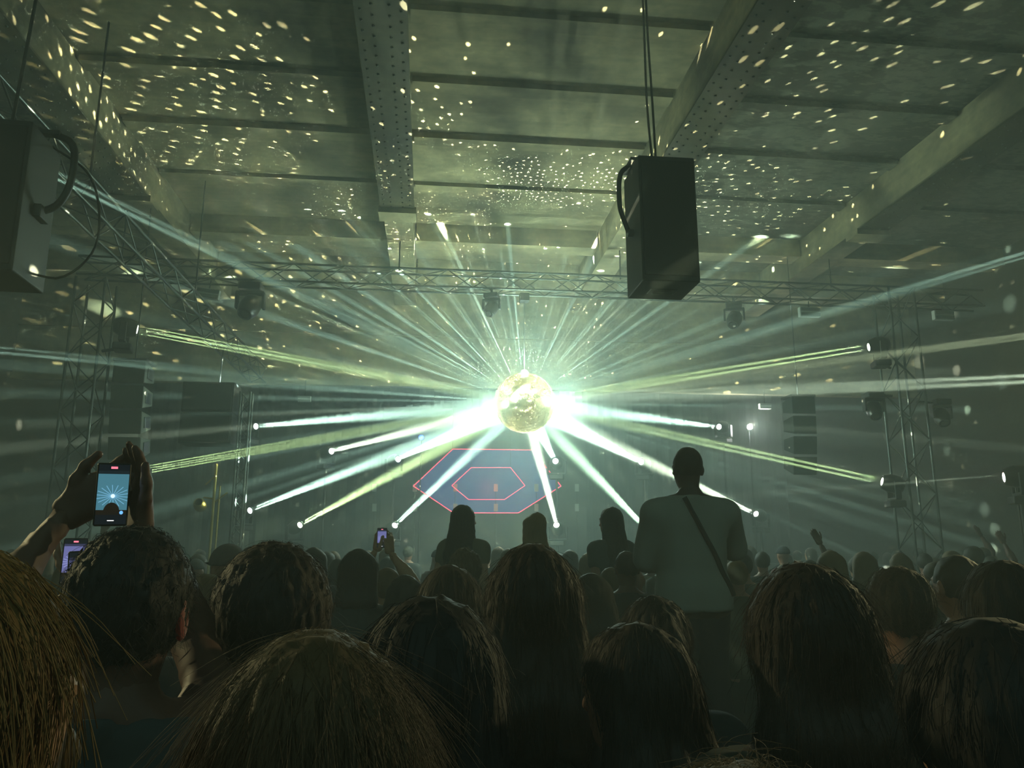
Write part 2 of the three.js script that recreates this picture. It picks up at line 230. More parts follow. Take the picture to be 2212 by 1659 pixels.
// red hexagon tubes on a dark blue LED wall
const blueMat = mat(0x0a0d14, 0.5, 0, { emissive: new THREE.Color(0.02, 0.05, 0.16), emissiveIntensity: 1.0 }), redMat = mat(0x220808, 0.4, 0, { emissive: new THREE.Color(1, 0.06, 0.12), emissiveIntensity: 2.6 });
function hexagon(label, px, z, r) {
  const pts = px.map(([x, y]) => at(x, y, z)), o = pts[0].clone(), t = thing('hexagon_sign', label, 'neon sign', o.toArray());
  pts.forEach((p, i) => rod(t, 'light_tube', p.clone().sub(o), pts[(i + 1) % 6].clone().sub(o), r, redMat));
  rod(t, 'hanger', V(pts[1].x - o.x, pts[1].y - o.y, 0), V(pts[1].x - o.x, 7.3 - o.y, 0), 0.006, M.cable); rod(t, 'hanger', V(pts[2].x - o.x, pts[2].y - o.y, 0), V(pts[2].x - o.x, 7.3 - o.y, 0), 0.006, M.cable);
  const l = new THREE.PointLight(new THREE.Color(1, 0.06, 0.12), 0.25); l.position.set((pts[3].x + pts[0].x) / 2 - o.x, 0, 0.3); l.castShadow = true; l.shadow.radius = 8; t.add(l);
}
const outer6 = [[893, 1050], [978, 970], [1150, 972], [1212, 1050], [1120, 1108], [980, 1108]], inner6 = [[976, 1049], [1018, 1010], [1103, 1010], [1134, 1049], [1090, 1079], [1012, 1079]];
hexagon('large red neon hexagon glowing at the back of the stage', outer6, 20.4, 0.0095);
hexagon('small red neon hexagon inside the large one', inner6, 20.55, 0.008);
{
  const pts = outer6.map(([x, y]) => at(x, y, 20.6)), o = pts[0], t = thing('led_screen', 'dark blue glowing LED wall behind the red hexagons', 'screen', [o.x, o.y, -20.75]);
  const sh = new THREE.Shape(); pts.forEach((p, i) => i ? sh.lineTo(p.x - o.x, p.y - o.y) : sh.moveTo(0, 0));
  part(t, 'screen_face', new THREE.ExtrudeGeometry(sh, { depth: 0.1, bevelEnabled: false }), blueMat);
  for (const k of [1, 2]) rod(t, 'hanger', V(pts[k].x - o.x, pts[k].y - o.y - 0.1, 0.05), V(pts[k].x - o.x, 7.3 - o.y, 0.05), 0.012, M.cable);
  const l = new THREE.RectAreaLight(new THREE.Color(0.1, 0.25, 1), 0.12, 2.6, 1.4); l.position.set((pts[3].x - o.x) / 2, 0, 0.12); l.lookAt(V(o.x + (pts[3].x - o.x) / 2, o.y, 0)); t.add(l);
  for (let i = 0; i < 6; i++) for (let j = 0; j < 2; j++) { const q = at(808 + i * 88, 1053 + j * 43, 20.5); const w = thing('wall_plate', 'small pale plate in a row behind the stage', 'plate', [q.x, q.y, -20.62], 0, 'pale plates in rows behind the stage'); part(w, 'face', bx(0.11, 0.2, 0.02), M.pale); rod(w, 'post', V(0, 0, -0.02), V(0, 1.15 - q.y, -0.02), 0.008, M.black); }
}

// ------------------------------------------------------------------ loudspeakers
function cabinet(label, p, w, h, d, turn) {
  const t = thing('loudspeaker', label, 'speaker', p.toArray(), turn);
  part(t, 'cabinet', new RoundedBoxGeometry(w, h, d, 2, 0.012), M.cab);
  return t;
}
{
  const c = V(2.0, 4.43, -6.2), t = cabinet('dark loudspeaker hanging right of centre on two cables', c, 0.5, 1.14, 0.5, 0.0), w = 0.25, y = 0.57;
  part(t, 'grille', bx(0.46, 1.04, 0.02, 0, 0, 0.255, 0.006), M.grille);
  part(t, 'top_plate', bx(0.56, 0.03, 0.3, -0.01, y + 0.02, 0, 0.006), M.black);
  part(t, 'bracket', tube([V(-0.27, y + 0.02, 0), V(-0.34, y - 0.05, 0), V(-0.36, 0.2, 0), V(-0.33, 0.08, 0), V(-0.29, -0.04, 0)], 0.022, 20), M.black);
  part(t, 'pivot', new THREE.CylinderGeometry(0.035, 0.035, 0.06, 14).rotateZ(Math.PI / 2).translate(-0.27, -0.05, 0), M.steel);
  const hn = part(t, 'handle_recess', bx(0.24, 0.015, 0.14, 0, -y - 0.002, -0.02, 0.005), M.black); part(hn, 'handle_bar', new THREE.CapsuleGeometry(0.012, 0.16, 4, 8).rotateZ(Math.PI / 2).translate(0, -y - 0.02, -0.02), M.steel);
  for (const k of [-0.016, 0.016]) part(t, 'cable', tube([V(k - 0.03, y + 0.02, 0), V(k * 1.6 - 0.05, 1.2, 0), V(k - 0.06, 2.0, 0), V(k - 0.06, 2.87, 0)], 0.011, 20), M.cable);
}
{
  const c = V(-2.8, 3.83, -4.95), t = cabinet('loudspeaker hanging at the left edge with spots of light', c, 0.5, 1.0, 0.46, 0.06), y = 0.5;
  part(t, 'grille', bx(0.46, 0.92, 0.02, 0, 0, 0.235, 0.006), M.grille);
  part(t, 'top_bar', bx(0.62, 0.035, 0.06, 0.02, y + 0.04, 0, 0.006), M.black);
  part(t, 'bracket', tube([V(0.28, y + 0.04, 0), V(0.4, y - 0.02, 0), V(0.42, 0.2, 0), V(0.36, 0.04, 0), V(0.26, -0.02, 0)], 0.024, 20), M.black);
  part(t, 'pivot', bx(0.05, 0.09, 0.14, 0.27, -0.03, 0), M.black);
  part(t, 'chain', tube([V(0.02, y + 0.04, 0), V(0.05, 1.3, 0), V(0.08, 2.3, 0), V(0.1, 3.47, 0)], 0.012, 24), M.cable);
  part(t, 'cable', tube([V(0.24, y, -0.1), V(0.5, 0.3, -0.1), V(0.58, -0.2, -0.1), V(0.4, -0.42, -0.1), V(0.2, -0.4, -0.12)], 0.008, 24), M.cable);
}
{ // line arrays
  const wedge = (w, h, d) => { const s = new THREE.Shape([[-d / 2, -h * 0.3], [d / 2, -h / 2], [d / 2, h / 2], [-d / 2, h * 0.3]].map(([x, y]) => new THREE.Vector2(x, y))); return new THREE.ExtrudeGeometry(s, { depth: w, bevelEnabled: true, bevelSize: 0.008, bevelThickness: 0.008, bevelSegments: 1 }).translate(0, 0, -w / 2).rotateY(-Math.PI / 2); };
  const wg = wedge(0.42, 0.3, 0.36);
  const array = (label, p, n, hangY, m) => { const t = thing('line_array', label, 'speaker', p.toArray()); for (let i = 0; i < n; i++) { const o = part(t, 'cabinet', wg, m); o.position.set(0, -0.17 - i * 0.345, -0.012 * i * i); o.rotation.x = 0.07 * i; part(o, 'side_plate', bx(0.02, 0.16, 0.2, 0.225, 0, 0), M.steel); } part(t, 'frame', bx(0.46, 0.04, 0.42), M.black); rod(t, 'chain', V(0, 0, 0), V(0, hangY - p.y, 0), 0.01, M.cable); };
  array('curved line of hanging speakers left of the right tower', V(6.62, 4.3, -13.0), 4, 7.3, M.cab);
  array('hanging speaker column next to the left truss tower', V(-4.2, 4.25, -11.25), 5, 7.3, M.grey);
  const b = thing('speaker_stack', 'square dark speaker block hanging beside the slim mast', 'speaker', [-3.62, 3.82, -13.15]);
  for (const k of [0, 1]) { const o = part(b, 'cabinet', bx(0.82, 0.5, 0.5, 0, 0.26 - 0.52 * k, 0), M.black); part(o, 'grille', bx(0.76, 0.44, 0.02, 0, 0.26 - 0.52 * k, 0.255), M.grille); }
  rod(b, 'chain', V(0.1, 0.5, 0), V(0.12, 1.13, 0), 0.012, M.cable);
}
{ // lighting stand with a small lamp arm
  const t = thing('light_stand', 'pale yellow lighting stand with side arms near the slim mast', 'stand', [-3.32, 0, -12.6]);
  rod(t, 'pole', V(0, 0, 0), V(0, 2.95, 0), 0.022, M.yellowMetal); rod(t, 'pole', V(0.08, 1.2, 0), V(0.08, 2.6, 0), 0.014, M.yellowMetal);
  rod(t, 'arm', V(-0.14, 2.62, 0), V(0.02, 2.78, 0), 0.012, M.yellowMetal); rod(t, 'arm', V(0.02, 2.35, 0), V(0.2, 2.5, 0), 0.012, M.yellowMetal); rod(t, 'arm', V(0, 2.4, 0), V(-0.16, 2.42, 0), 0.012, M.yellowMetal);
  part(t, 'lamp_head', headGeo.clone().scale(0.7, 0.7, 0.7).rotateX(1.2).translate(-0.2, 2.3, 0), M.yellowMetal);
  for (const a of [0, 2.1, 4.2]) rod(t, 'leg', V(0, 0.5, 0), V(0.4 * Math.cos(a), 0, 0.4 * Math.sin(a)), 0.014, M.yellowMetal);
}
{ // feather banner
  const sh = new THREE.Shape(); sh.moveTo(0, 0); sh.quadraticCurveTo(0.14, 0.3, 0.06, 0.62); sh.quadraticCurveTo(0.0, 0.8, -0.1, 0.84); sh.quadraticCurveTo(0.03, 0.5, -0.03, 0); const p = at(318, 1096, 9);
  const t = thing('feather_banner', 'pale narrow feather banner right of the raised phone', 'banner', p.toArray()); part(t, 'cloth', new THREE.ExtrudeGeometry(sh, { depth: 0.008, bevelEnabled: false }).scale(0.55, 0.5, 1), M.pale); rod(t, 'pole', V(0, 0.42, -0.01), V(0, -p.y, -0.01), 0.01, M.black);
}
// added fill lights, unseen behind the viewer, tipped down to lift the dark crowd
for (const [x, label] of [[-3.2, 'added fill light over the back of the hall at left, behind the viewer'], [4.2, 'added fill light over the back of the hall at right, behind the viewer']]) {
  const t = thing('added_fill_light', label, 'panel light', [x, 6.2, 3.6]), tip = -0.62;
  part(t, 'housing', bx(1.5, 0.6, 0.14, 0, 0, 0.08, 0.02), M.black).rotation.x = tip; part(t, 'light_face', bx(1.4, 0.5, 0.01, 0, 0, 0.004, 0.002), mat(0x111111, 0.4, 0, { emissive: new THREE.Color(0.5, 1, 0.88), emissiveIntensity: 3 })).rotation.x = tip;
  for (const k of [-0.5, 0.5]) rod(t, 'hanger', V(k, 0.1, 0.08), V(k, 1.08, 0.08), 0.012, M.black);
  const l = new THREE.RectAreaLight(new THREE.Color(0.5, 1, 0.88), I_FILL, 1.4, 0.5); l.position.set(0, 0.012 * Math.sin(tip), -0.012 * Math.cos(tip)); l.rotation.x = tip; l.castShadow = true; t.add(l);
}
// two added rim lamps on stands at the sides, outside the picture, that edge the heads with gold
for (const [p, label] of [[V(-5.0, 3.3, -4.6), 'added rim lamp on a stand at the left wall, outside the picture'], [V(5.8, 3.3, -4.8), 'added rim lamp on a stand at the right wall, outside the picture']]) {
  const aim = V(0.25, 1.6, -1.5), dir = aim.clone().sub(p).normalize(), t = thing('added_rim_lamp', label, 'stage light', p.toArray());
  const h = part(t, 'housing', headGeo, M.blackGloss); h.position.copy(dir).multiplyScalar(-0.16); h.quaternion.setFromUnitVectors(UPY, dir); part(h, 'lens', lensGeo, lensOf(GOLD, 4)); rod(t, 'pole', h.position.clone(), V(h.position.x, -p.y, h.position.z), 0.022, M.black);
  const s = new THREE.SpotLight(new THREE.Color(1, 0.9, 0.45), I_SIDE, 0, 0.3, 0.8); s.position.copy(dir).multiplyScalar(0.012); s.shadow.radius = 2; s.castShadow = true; s.target.position.copy(aim).sub(p); t.add(s, s.target);
}
// ------------------------------------------------------------------ people
// naive surface nets: meshes a signed distance inside a box
function nets(f, lo, hi, c) {
  const nx = Math.ceil((hi[0] - lo[0]) / c) + 1, ny = Math.ceil((hi[1] - lo[1]) / c) + 1, nz = Math.ceil((hi[2] - lo[2]) / c) + 1, v = new Float32Array(nx * ny * nz), id = (i, j, k) => (k * ny + j) * nx + i;
  for (let k = 0; k < nz; k++) for (let j = 0; j < ny; j++) for (let i = 0; i < nx; i++) v[id(i, j, k)] = f(lo[0] + i * c, lo[1] + j * c, lo[2] + k * c);
  const at3 = new Int32Array(nx * ny * nz).fill(-1), pos = [], idx = [], E = [[0, 1], [0, 2], [0, 4], [1, 3], [1, 5], [2, 3], [2, 6], [3, 7], [4, 5], [4, 6], [5, 7], [6, 7]], d = [];
  for (let k = 0; k + 1 < nz; k++) for (let j = 0; j + 1 < ny; j++) for (let i = 0; i + 1 < nx; i++) {
    let mask = 0; for (let q = 0; q < 8; q++) { d[q] = v[id(i + (q & 1), j + (q >> 1 & 1), k + (q >> 2))]; if (d[q] < 0) mask |= 1 << q; }
    if (mask === 0 || mask === 255) continue;
    let x = 0, y = 0, z = 0, n = 0;
    for (const [a, b] of E) if ((d[a] < 0) !== (d[b] < 0)) { const t = d[a] / (d[a] - d[b]); x += (a & 1) + t * ((b & 1) - (a & 1)); y += (a >> 1 & 1) + t * ((b >> 1 & 1) - (a >> 1 & 1)); z += (a >> 2) + t * ((b >> 2) - (a >> 2)); n++; }
    at3[id(i, j, k)] = pos.length / 3; pos.push(lo[0] + (i + x / n) * c, lo[1] + (j + y / n) * c, lo[2] + (k + z / n) * c);
  }
  const quad = (a, b, e, g, flip) => { if (a < 0 || b < 0 || e < 0 || g < 0) return; flip ? idx.push(a, b, e, a, e, g) : idx.push(a, e, b, a, g, e); };
  for (let k = 1; k + 1 < nz; k++) for (let j = 1; j + 1 < ny; j++) for (let i = 1; i + 1 < nx; i++) {
    const s = v[id(i, j, k)] < 0;
    if (s !== v[id(i + 1, j, k)] < 0) quad(at3[id(i, j - 1, k - 1)], at3[id(i, j, k - 1)], at3[id(i, j, k)], at3[id(i, j - 1, k)], s);
    if (s !== v[id(i, j + 1, k)] < 0) quad(at3[id(i - 1, j, k - 1)], at3[id(i - 1, j, k)], at3[id(i, j, k)], at3[id(i, j, k - 1)], s);
    if (s !== v[id(i, j, k + 1)] < 0) quad(at3[id(i - 1, j - 1, k)], at3[id(i, j - 1, k)], at3[id(i, j, k)], at3[id(i - 1, j, k)], s);
  }
  const g = new THREE.BufferGeometry(); g.setAttribute('position', new THREE.Float32BufferAttribute(pos, 3)); g.setIndex(idx); g.computeVertexNormals(); return g;
}
const smin = (a, b, k) => { const h = Math.max(k - Math.abs(a - b), 0) / k; return Math.min(a, b) - h * h * k * 0.25; };
const cap = (x, y, z, p) => { const [a, b, ra, rb] = p, ux = b[0] - a[0], uy = b[1] - a[1], uz = b[2] - a[2], wx = x - a[0], wy = y - a[1], wz = z - a[2], h = Math.max(0, Math.min(1, (wx * ux + wy * uy + wz * uz) / (ux * ux + uy * uy + uz * uz + 1e-9))); return Math.hypot(wx - ux * h, wy - uy * h, wz - uz * h) - (ra + (rb - ra) * h); };
const ell = (x, y, z, c, r) => { const a = (x - c[0]) / r[0], b = (y - c[1]) / r[1], d = (z - c[2]) / r[2], k = Math.hypot(a, b, d); return (k - 1) * Math.min(r[0], r[1], r[2]) * (k < 1 ? 1 : 1.1); };
const blend = (prims, k) => (x, y, z) => { let d = 9; for (const p of prims) d = smin(d, cap(x, y, z, p), k); return d; };
const mixv = (a, b, t) => a.map((q, i) => q + (b[i] - q) * t);
function elbowOf(s, w, pole, l1, l2) {  // two-bone reach
  const d = V(w[0] - s[0], w[1] - s[1], w[2] - s[2]), len = Math.min(d.length(), (l1 + l2) * 0.995), dir = d.clone().normalize(), c = (l1 * l1 + len * len - l2 * l2) / (2 * len), h = Math.sqrt(Math.max(0, l1 * l1 - c * c));
  const p = V(...pole).addScaledVector(dir, -V(...pole).dot(dir)).normalize();
  return { e: V(...s).addScaledVector(dir, c).addScaledVector(p, h).toArray(), w: V(...s).addScaledVector(dir, len).toArray() };
}
// five-fingered hand from a wrist, along dir, palm facing n; curl 0 = flat, 1 = gripping
function handPrims(w, dir, n, side, curl) {
  const d = V(...dir).normalize(), nn = V(...n).addScaledVector(d, -V(...n).dot(d)).normalize(), s = d.clone().cross(nn).multiplyScalar(side), o = V(...w), out = [], P = (a, b, c) => o.clone().addScaledVector(d, a).addScaledVector(s, b).addScaledVector(nn, c);
  const k = [[0.088, -0.031, 0.078], [0.092, -0.01, 0.086], [0.089, 0.011, 0.08], [0.08, 0.03, 0.062]];
  for (const [l, x, len] of k) {
    out.push([P(0.005, x * 0.6, 0).toArray(), P(l, x, 0).toArray(), 0.019, 0.0125]);
    let p = P(l, x, 0), a = 0; const seg = [0.46, 0.3, 0.24];
    for (let i = 0; i < 3; i++) { a += curl * [0.75, 1.0, 0.7][i]; const q = p.clone().addScaledVector(d, Math.cos(a) * len * seg[i]).addScaledVector(nn, Math.sin(a) * len * seg[i]).addScaledVector(s, x * 0.06); out.push([p.toArray(), q.toArray(), 0.0098 - i * 0.0008, 0.009 - i * 0.0008]); p = q; }
  }
  let p = P(0.03, -0.028, 0.006); for (let i = 0; i < 3; i++) { const q = p.clone().addScaledVector(d, 0.026 + 0.004 * i).addScaledVector(s, -0.022 + 0.008 * i).addScaledVector(nn, curl * 0.016); out.push([p.toArray(), q.toArray(), 0.0125 - i * 0.0012, 0.0115 - i * 0.0012]); p = q; }
  return out;
}
const SK = mat(0x8a5f49, 0.6), SK2 = mat(0x5a3a2c, 0.6), SK3 = mat(0xb08566, 0.6), SKD = mat(0x2c1c15, 0.55);
const HAIR = { black: mat(0x1c1a17, 0.7, 0, { sheen: 0.4, sheenColor: new THREE.Color(0.2, 0.18, 0.12), sheenRoughness: 0.4 }), brown: mat(0x2a2018, 0.7, 0, { sheen: 0.5, sheenColor: new THREE.Color(0.3, 0.24, 0.14), sheenRoughness: 0.4 }), light: mat(0x5a452a, 0.7, 0, { sheen: 0.5, sheenColor: new THREE.Color(0.4, 0.32, 0.18), sheenRoughness: 0.4 }), blond: mat(0x7a5c2c, 0.7, 0, { sheen: 0.5, sheenColor: new THREE.Color(0.5, 0.42, 0.22), sheenRoughness: 0.4 }) };
const CLOTH = { black: mat(0x202426, 0.9), navy: mat(0x222a33, 0.9), olive: mat(0x33392e, 0.9), grey: mat(0x3a4040, 0.92), pale: mat(0x8d8f86, 0.92), white: mat(0xb9beb2, 0.9), maroon: mat(0x4a2022, 0.9), jean: mat(0x161c26, 0.9), sand: mat(0x6a6450, 0.9) };
const SHOE = mat(0x0b0b0b, 0.6);

/* A person of 1.75 m before scaling, facing -z. o: h height, hair {kind, color, len, wide, fuzz}, top {color, sleeve, low}, arms {l, r} wrist targets in own axes, cell sizes */
function personParts(o) {
  const skin = o.skin ?? SK, fine = o.fine ?? 0.0075, cell = o.cell ?? 0.026, T = o.tilt ?? 0, Y = o.yaw ?? 0, N = o.nod ?? 0, bulk = o.bulk ?? 1, shW = 0.172 * (o.wide ?? 1);
  const PIV = [0, 1.54, 0.015], cy = Math.cos(Y), sy = Math.sin(Y), cn = Math.cos(N), sn = Math.sin(N), ct = Math.cos(T), st = Math.sin(T);
  const toHead = (x, y, z) => { x -= PIV[0]; y -= PIV[1]; z -= PIV[2]; let a = ct * x + st * y, b = -st * x + ct * y; x = a; y = b; a = cn * y + sn * z; b = -sn * y + cn * z; y = a; z = b; a = cy * x + sy * z; b = -sy * x + cy * z; return [a + PIV[0], y + PIV[1], b + PIV[2]]; };
  const headF = (X, Yy, Z) => {
    const [x, y, z] = toHead(X, Yy, Z), ax = Math.abs(x); let d = ell(x, y, z, [0, 1.655, 0.012], [0.074, 0.094, 0.096]);
    d = smin(d, ell(x, y, z, [0, 1.6, -0.03], [0.058, 0.085, 0.066]), 0.05);
    d = smin(d, ell(x, y, z, [0, 1.552, -0.058], [0.03, 0.024, 0.03]), 0.03);
    d = smin(d, cap(x, y, z, [[0, 1.645, -0.092], [0, 1.605, -0.114], 0.009, 0.014]), 0.018);
    d = smin(d, ell(ax, y, z, [0.03, 1.662, -0.082], [0.024, 0.008, 0.014]), 0.014);
    d = Math.max(d, -ell(ax, y, z, [0.03, 1.642, -0.1], [0.014, 0.008, 0.016])); d = smin(d, ell(ax, y, z, [0.03, 1.642, -0.086], [0.011, 0.009, 0.011]), 0.006);
    d = smin(d, ell(x, y, z, [0, 1.573, -0.094], [0.024, 0.008, 0.01]), 0.008);
    if (!o.noEars) d = smin(d, Math.max(ell(ax, y, z, [0.08, 1.628, 0.012], [0.014, 0.033, 0.022]), -ell(ax, y, z, [0.092, 1.63, 0.006], [0.009, 0.02, 0.013])), 0.008);
    return smin(d, cap(X, Yy, Z, [[0, 1.56, 0.015], [0, 1.44, 0.03], 0.053, 0.06]), 0.035);
  };
  const arms = [], hands = [], sleeves = [];
  for (const [k, sd] of [['l', -1], ['r', 1]]) {
    const a = o.arms?.[k], s = [sd * shW, a?.up ? 1.43 : 1.385, 0.01], tgt = a?.w ?? [sd * 0.22, 0.9, -0.06], r = elbowOf(s, tgt, a?.pole ?? [sd * 0.3, -0.2, 0.8], a?.l1 ?? 0.29, a?.l2 ?? 0.26), e = r.e, w = r.w;
    arms.push([s, e, 0.05 * bulk, 0.038 * bulk], [e, mixv(e, w, 0.35), 0.037 * bulk, 0.039 * bulk], [mixv(e, w, 0.35), w, 0.039 * bulk, 0.026 * bulk]);
    const sl = o.top?.sleeve ?? 0.6; if (sl > 0) sleeves.push(sl <= 1 ? [s, mixv(s, e, sl), 0.056 * bulk, 0.052 * bulk] : [s, e, 0.056 * bulk, 0.046 * bulk]); if (sl > 1) sleeves.push([e, mixv(e, w, sl - 1), 0.046 * bulk, 0.035 * bulk]);
    hands.push({ w, p: handPrims(w, a?.dir ?? V(w[0] - e[0], w[1] - e[1], w[2] - e[2]).toArray(), a?.palm ?? [-sd, 0, 0], a?.side ?? sd, a?.curl ?? 0.35) });
  }
  const torso = [];
  for (const s of [-1, 1]) torso.push([[0, 1.475, 0.03], [s * shW * 0.55, 1.432, 0.022], 0.046, 0.044], [[s * shW * 0.55, 1.425, 0.02], [s * shW * 0.98, 1.388, 0.01], 0.047, 0.052], [[s * 0.08, 1.33, 0.005], [s * 0.072, 1.16, 0], 0.098 * bulk, 0.092 * bulk], [[s * 0.07, 1.16, 0], [s * 0.065, 1.0, 0.005], 0.088 * bulk, 0.098 * bulk], [[s * 0.08, 0.96, 0.015], [s * 0.085, 0.9, 0.02], 0.1 * bulk, 0.095 * bulk]);
  const legs = []; for (const s of [-1, 1]) legs.push([[s * 0.09, 0.9, 0.01], [s * 0.1, 0.5, -0.01], 0.085 * bulk, 0.056 * bulk], [[s * 0.1, 0.5, -0.01], [s * 0.105, 0.34, 0.015], 0.055 * bulk, 0.056 * bulk], [[s * 0.105, 0.34, 0.015], [s * 0.11, 0.07, 0.02], 0.054 * bulk, 0.036 * bulk], [[s * 0.11, 0.035, 0.03], [s * 0.125, 0.03, -0.13], 0.034, 0.026]);
  const bodyPrims = [...torso, ...arms, ...legs], bf = blend(bodyPrims, 0.05), bodyF = (x, y, z) => smin(bf(x, y, z), cap(x, y, z, [[0, 1.54, 0.015], [0, 1.44, 0.03], 0.053, 0.06]), 0.03);
  let lo = [9, 0, 9], hi = [-9, 1.62, -9]; for (const p of bodyPrims) for (const q of [p[0], p[1]]) for (let i = 0; i < 3; i++) { lo[i] = Math.min(lo[i], q[i] - 0.14); hi[i] = Math.max(hi[i], q[i] + 0.14); }
  const gs = [nets((x, y, z) => bodyF(x, y, z), lo, hi, cell), nets((x, y, z) => Math.max(headF(x, y, z), 1.495 - y), [-0.17, 1.47, -0.19], [0.17, 1.8, 0.17], fine)];
  for (const h of hands) { const f = blend(h.p, 0.012), l = [9, 9, 9], u = [-9, -9, -9]; for (const p of h.p) for (const q of [p[0], p[1]]) for (let i = 0; i < 3; i++) { l[i] = Math.min(l[i], q[i] - 0.03); u[i] = Math.max(u[i], q[i] + 0.03); } gs.push(nets(f, l, u, o.handCell ?? 0.006)); }
  const out = { body: mergeGeometries(gs), skin };
  // clothes
  const low = o.top?.low ?? 1.468, topF0 = blend([...torso, ...sleeves], 0.05), fold = o.top?.fold ?? 0.006;
  const topF = (x, y, z) => { let d = topF0(x, y, z) - 0.017 + fold * (noise(x * 9 + 3, y * 6, z * 9) - 0.5) * 2; d -= Math.max(0, 1.1 - y) * (o.top?.flare ?? 0.08); return Math.max(d, y - low - (o.top?.scoop ? 0.0 : 0.02 * Math.max(0, z * 10)), 0.86 - y, -(Math.hypot(x, (y - 1.5) * 0.8, z + 0.01) - 0.085)); };
  out.top = nets(topF, [lo[0], 0.82, lo[2]], [hi[0], Math.max(1.6, hi[1]), hi[2]], o.topCell ?? cell * 0.8); out.topF = topF;
  const legF = blend(legs.filter((_, i) => i % 4 !== 3).concat([[[-0.07, 0.95, 0.01], [0.07, 0.95, 0.01], 0.105, 0.105]]), 0.03);
  out.trousers = nets((x, y, z) => Math.max(legF(x, y, z) - 0.016, 0.08 - y, y - 1.0), [-0.28, 0.05, -0.2], [0.28, 1.04, 0.22], cell * 1.2);
  const shoeF = blend(legs.filter((_, i) => i % 4 === 3).map(([a, b]) => [a, b, 0.045, 0.04]), 0.01);
  out.shoes = nets((x, y, z) => Math.max(shoeF(x, y, z), 0.004 - y), [-0.22, -0.02, -0.22], [0.22, 0.14, 0.14], 0.02);
  // hair
  const H = o.hair ?? {}, thick = H.thick ?? 0.014, wv = H.wave ?? 0.004, fr = H.freq ?? 60, kind = H.kind ?? 'short', len = H.len ?? 1.36, wd = H.wide ?? 0.085;
  const hairF = (X, Yy, Z) => {
    const [x, y, z] = toHead(X, Yy, Z), ang = Math.atan2(x, z - 0.01);
    let d = ell(x, y, z, [0, 1.66, 0.014], [0.076 + thick, 0.094 + thick, 0.096 + thick]);
    const line = kind === 'short' ? 1.585 - (z - 0.0) * 1.1 + Math.max(0, 0.06 - Math.abs(x)) * -0.2 : 1.6 - z * 1.3;
    d = Math.max(d, (line - y) * 0.65);
    if (kind === 'long' || kind === 'bob') { let e = 9; for (const s of [-1, 0, 1]) e = smin(e, cap(X, Yy, Z, [[s * 0.045, 1.66, 0.03], [s * wd * 0.9, (1.5 + len) / 2, 0.075], 0.06, wd * 0.62]), 0.03); for (const s of [-1, 0, 1]) e = smin(e, cap(X, Yy, Z, [[s * wd * 0.9, (1.5 + len) / 2, 0.075], [s * wd * 0.85, len, H.back ?? 0.1], wd * 0.62, wd * 0.42]), 0.03); d = smin(d, e, 0.03); d = Math.max(d, -(ell(x, y, z, [0, 1.57, -0.075], [0.068, 0.11, 0.075]))); }
    if (kind === 'bun') d = smin(d, ell(x, y, z, [0, 1.74, 0.09], [0.05, 0.045, 0.045]), 0.02);
    if (kind === 'tail') { d = smin(d, cap(x, y, z, [[0, 1.7, 0.11], [0, 1.66, 0.15], 0.03, 0.035]), 0.02); d = smin(d, cap(x, y, z, [[0, 1.66, 0.15], [0, len, 0.13], 0.035, 0.018]), 0.02); }
    if (kind === 'cap') { d = Math.max(ell(x, y, z, [0, 1.665, 0.012], [0.094, 0.105, 0.112]), 1.655 - y); d = Math.min(d, Math.max(ell(x, y, z, [0, 1.665, -0.1], [0.085, 0.012, 0.085]), z + 0.04)); return d; }
    return d + wv * (Math.sin(ang * fr * 0.4 + noise(x * 20, y * 9, z * 20) * 7) * 0.5 + (noise(x * fr, y * fr * 0.5, z * fr) - 0.5) * 2);
  };
  const deep = kind === 'long' || kind === 'tail' || kind === 'bob' ? len - 0.08 : 1.48, R = 0.2 + thick + (kind === 'long' ? wd * 0.6 : 0);
  out.hair = nets(hairF, [-R, deep, -0.22], [R, 1.9, 0.3], H.cell ?? fine * 1.05); out.hairF = hairF;
  if (H.fuzz) { // locks lying along the hair, and loose strands standing off it
    const src = out.hair.attributes.position, nr = out.hair.attributes.normal, gsx = [], locks = [], keep = H.region ?? ((x, y, z) => y > deep + 0.05);
    const strand = (list, L, lift, drop, r, wob) => {
      const i = Math.floor(rnd() * src.count), p = V(src.getX(i), src.getY(i), src.getZ(i)), n = V(nr.getX(i), nr.getY(i), nr.getZ(i)); if (!keep(p.x, p.y, p.z)) return;
      const g0 = V(p.x * 2 + rr(-wob, wob), drop + rr(-0.3, 0.4), (p.z - 0.02) * 2 + rr(-wob, wob)), flow = g0.addScaledVector(n, -g0.dot(n) * 0.85).normalize(), pts = [], bendX = rr(-0.3, 0.3) * (lift > 0.1 ? 1 : 0.1), bendZ = rr(-0.3, 0.3) * (lift > 0.1 ? 1 : 0.1);
      for (let s = 0; s <= 4; s++) { const t = s / 4, q = p.clone().addScaledVector(n, L * lift * t * (1 - 0.35 * t) - 0.002).addScaledVector(flow, L * t * t * 0.5 + L * t * 0.5).add(V(bendX * t * t, -lift * 0.7 * t * t, bendZ * t * t).multiplyScalar(L)).add(V(rr(-1, 1), rr(-1, 1), rr(-1, 1)).multiplyScalar(0.03 * L * t)); if (lift < 0.3) { const d = hairF(q.x, q.y, q.z); if (d < 0.0015) q.addScaledVector(n, 0.0015 - d); else if (d > 0.006) q.addScaledVector(n, -(d - 0.006) * 0.7); } pts.push(q); }
      list.push(tube(pts, r, lift > 0.1 ? 6 : 4, 3));
    };
    for (let k = 0; k < H.fuzz; k++) strand(gsx, (H.strand ?? 0.05) * rr(0.35, 1.2), H.lift ?? 0.5, H.drop ?? -0.8, H.hairR ?? 0.00028, 0.5);
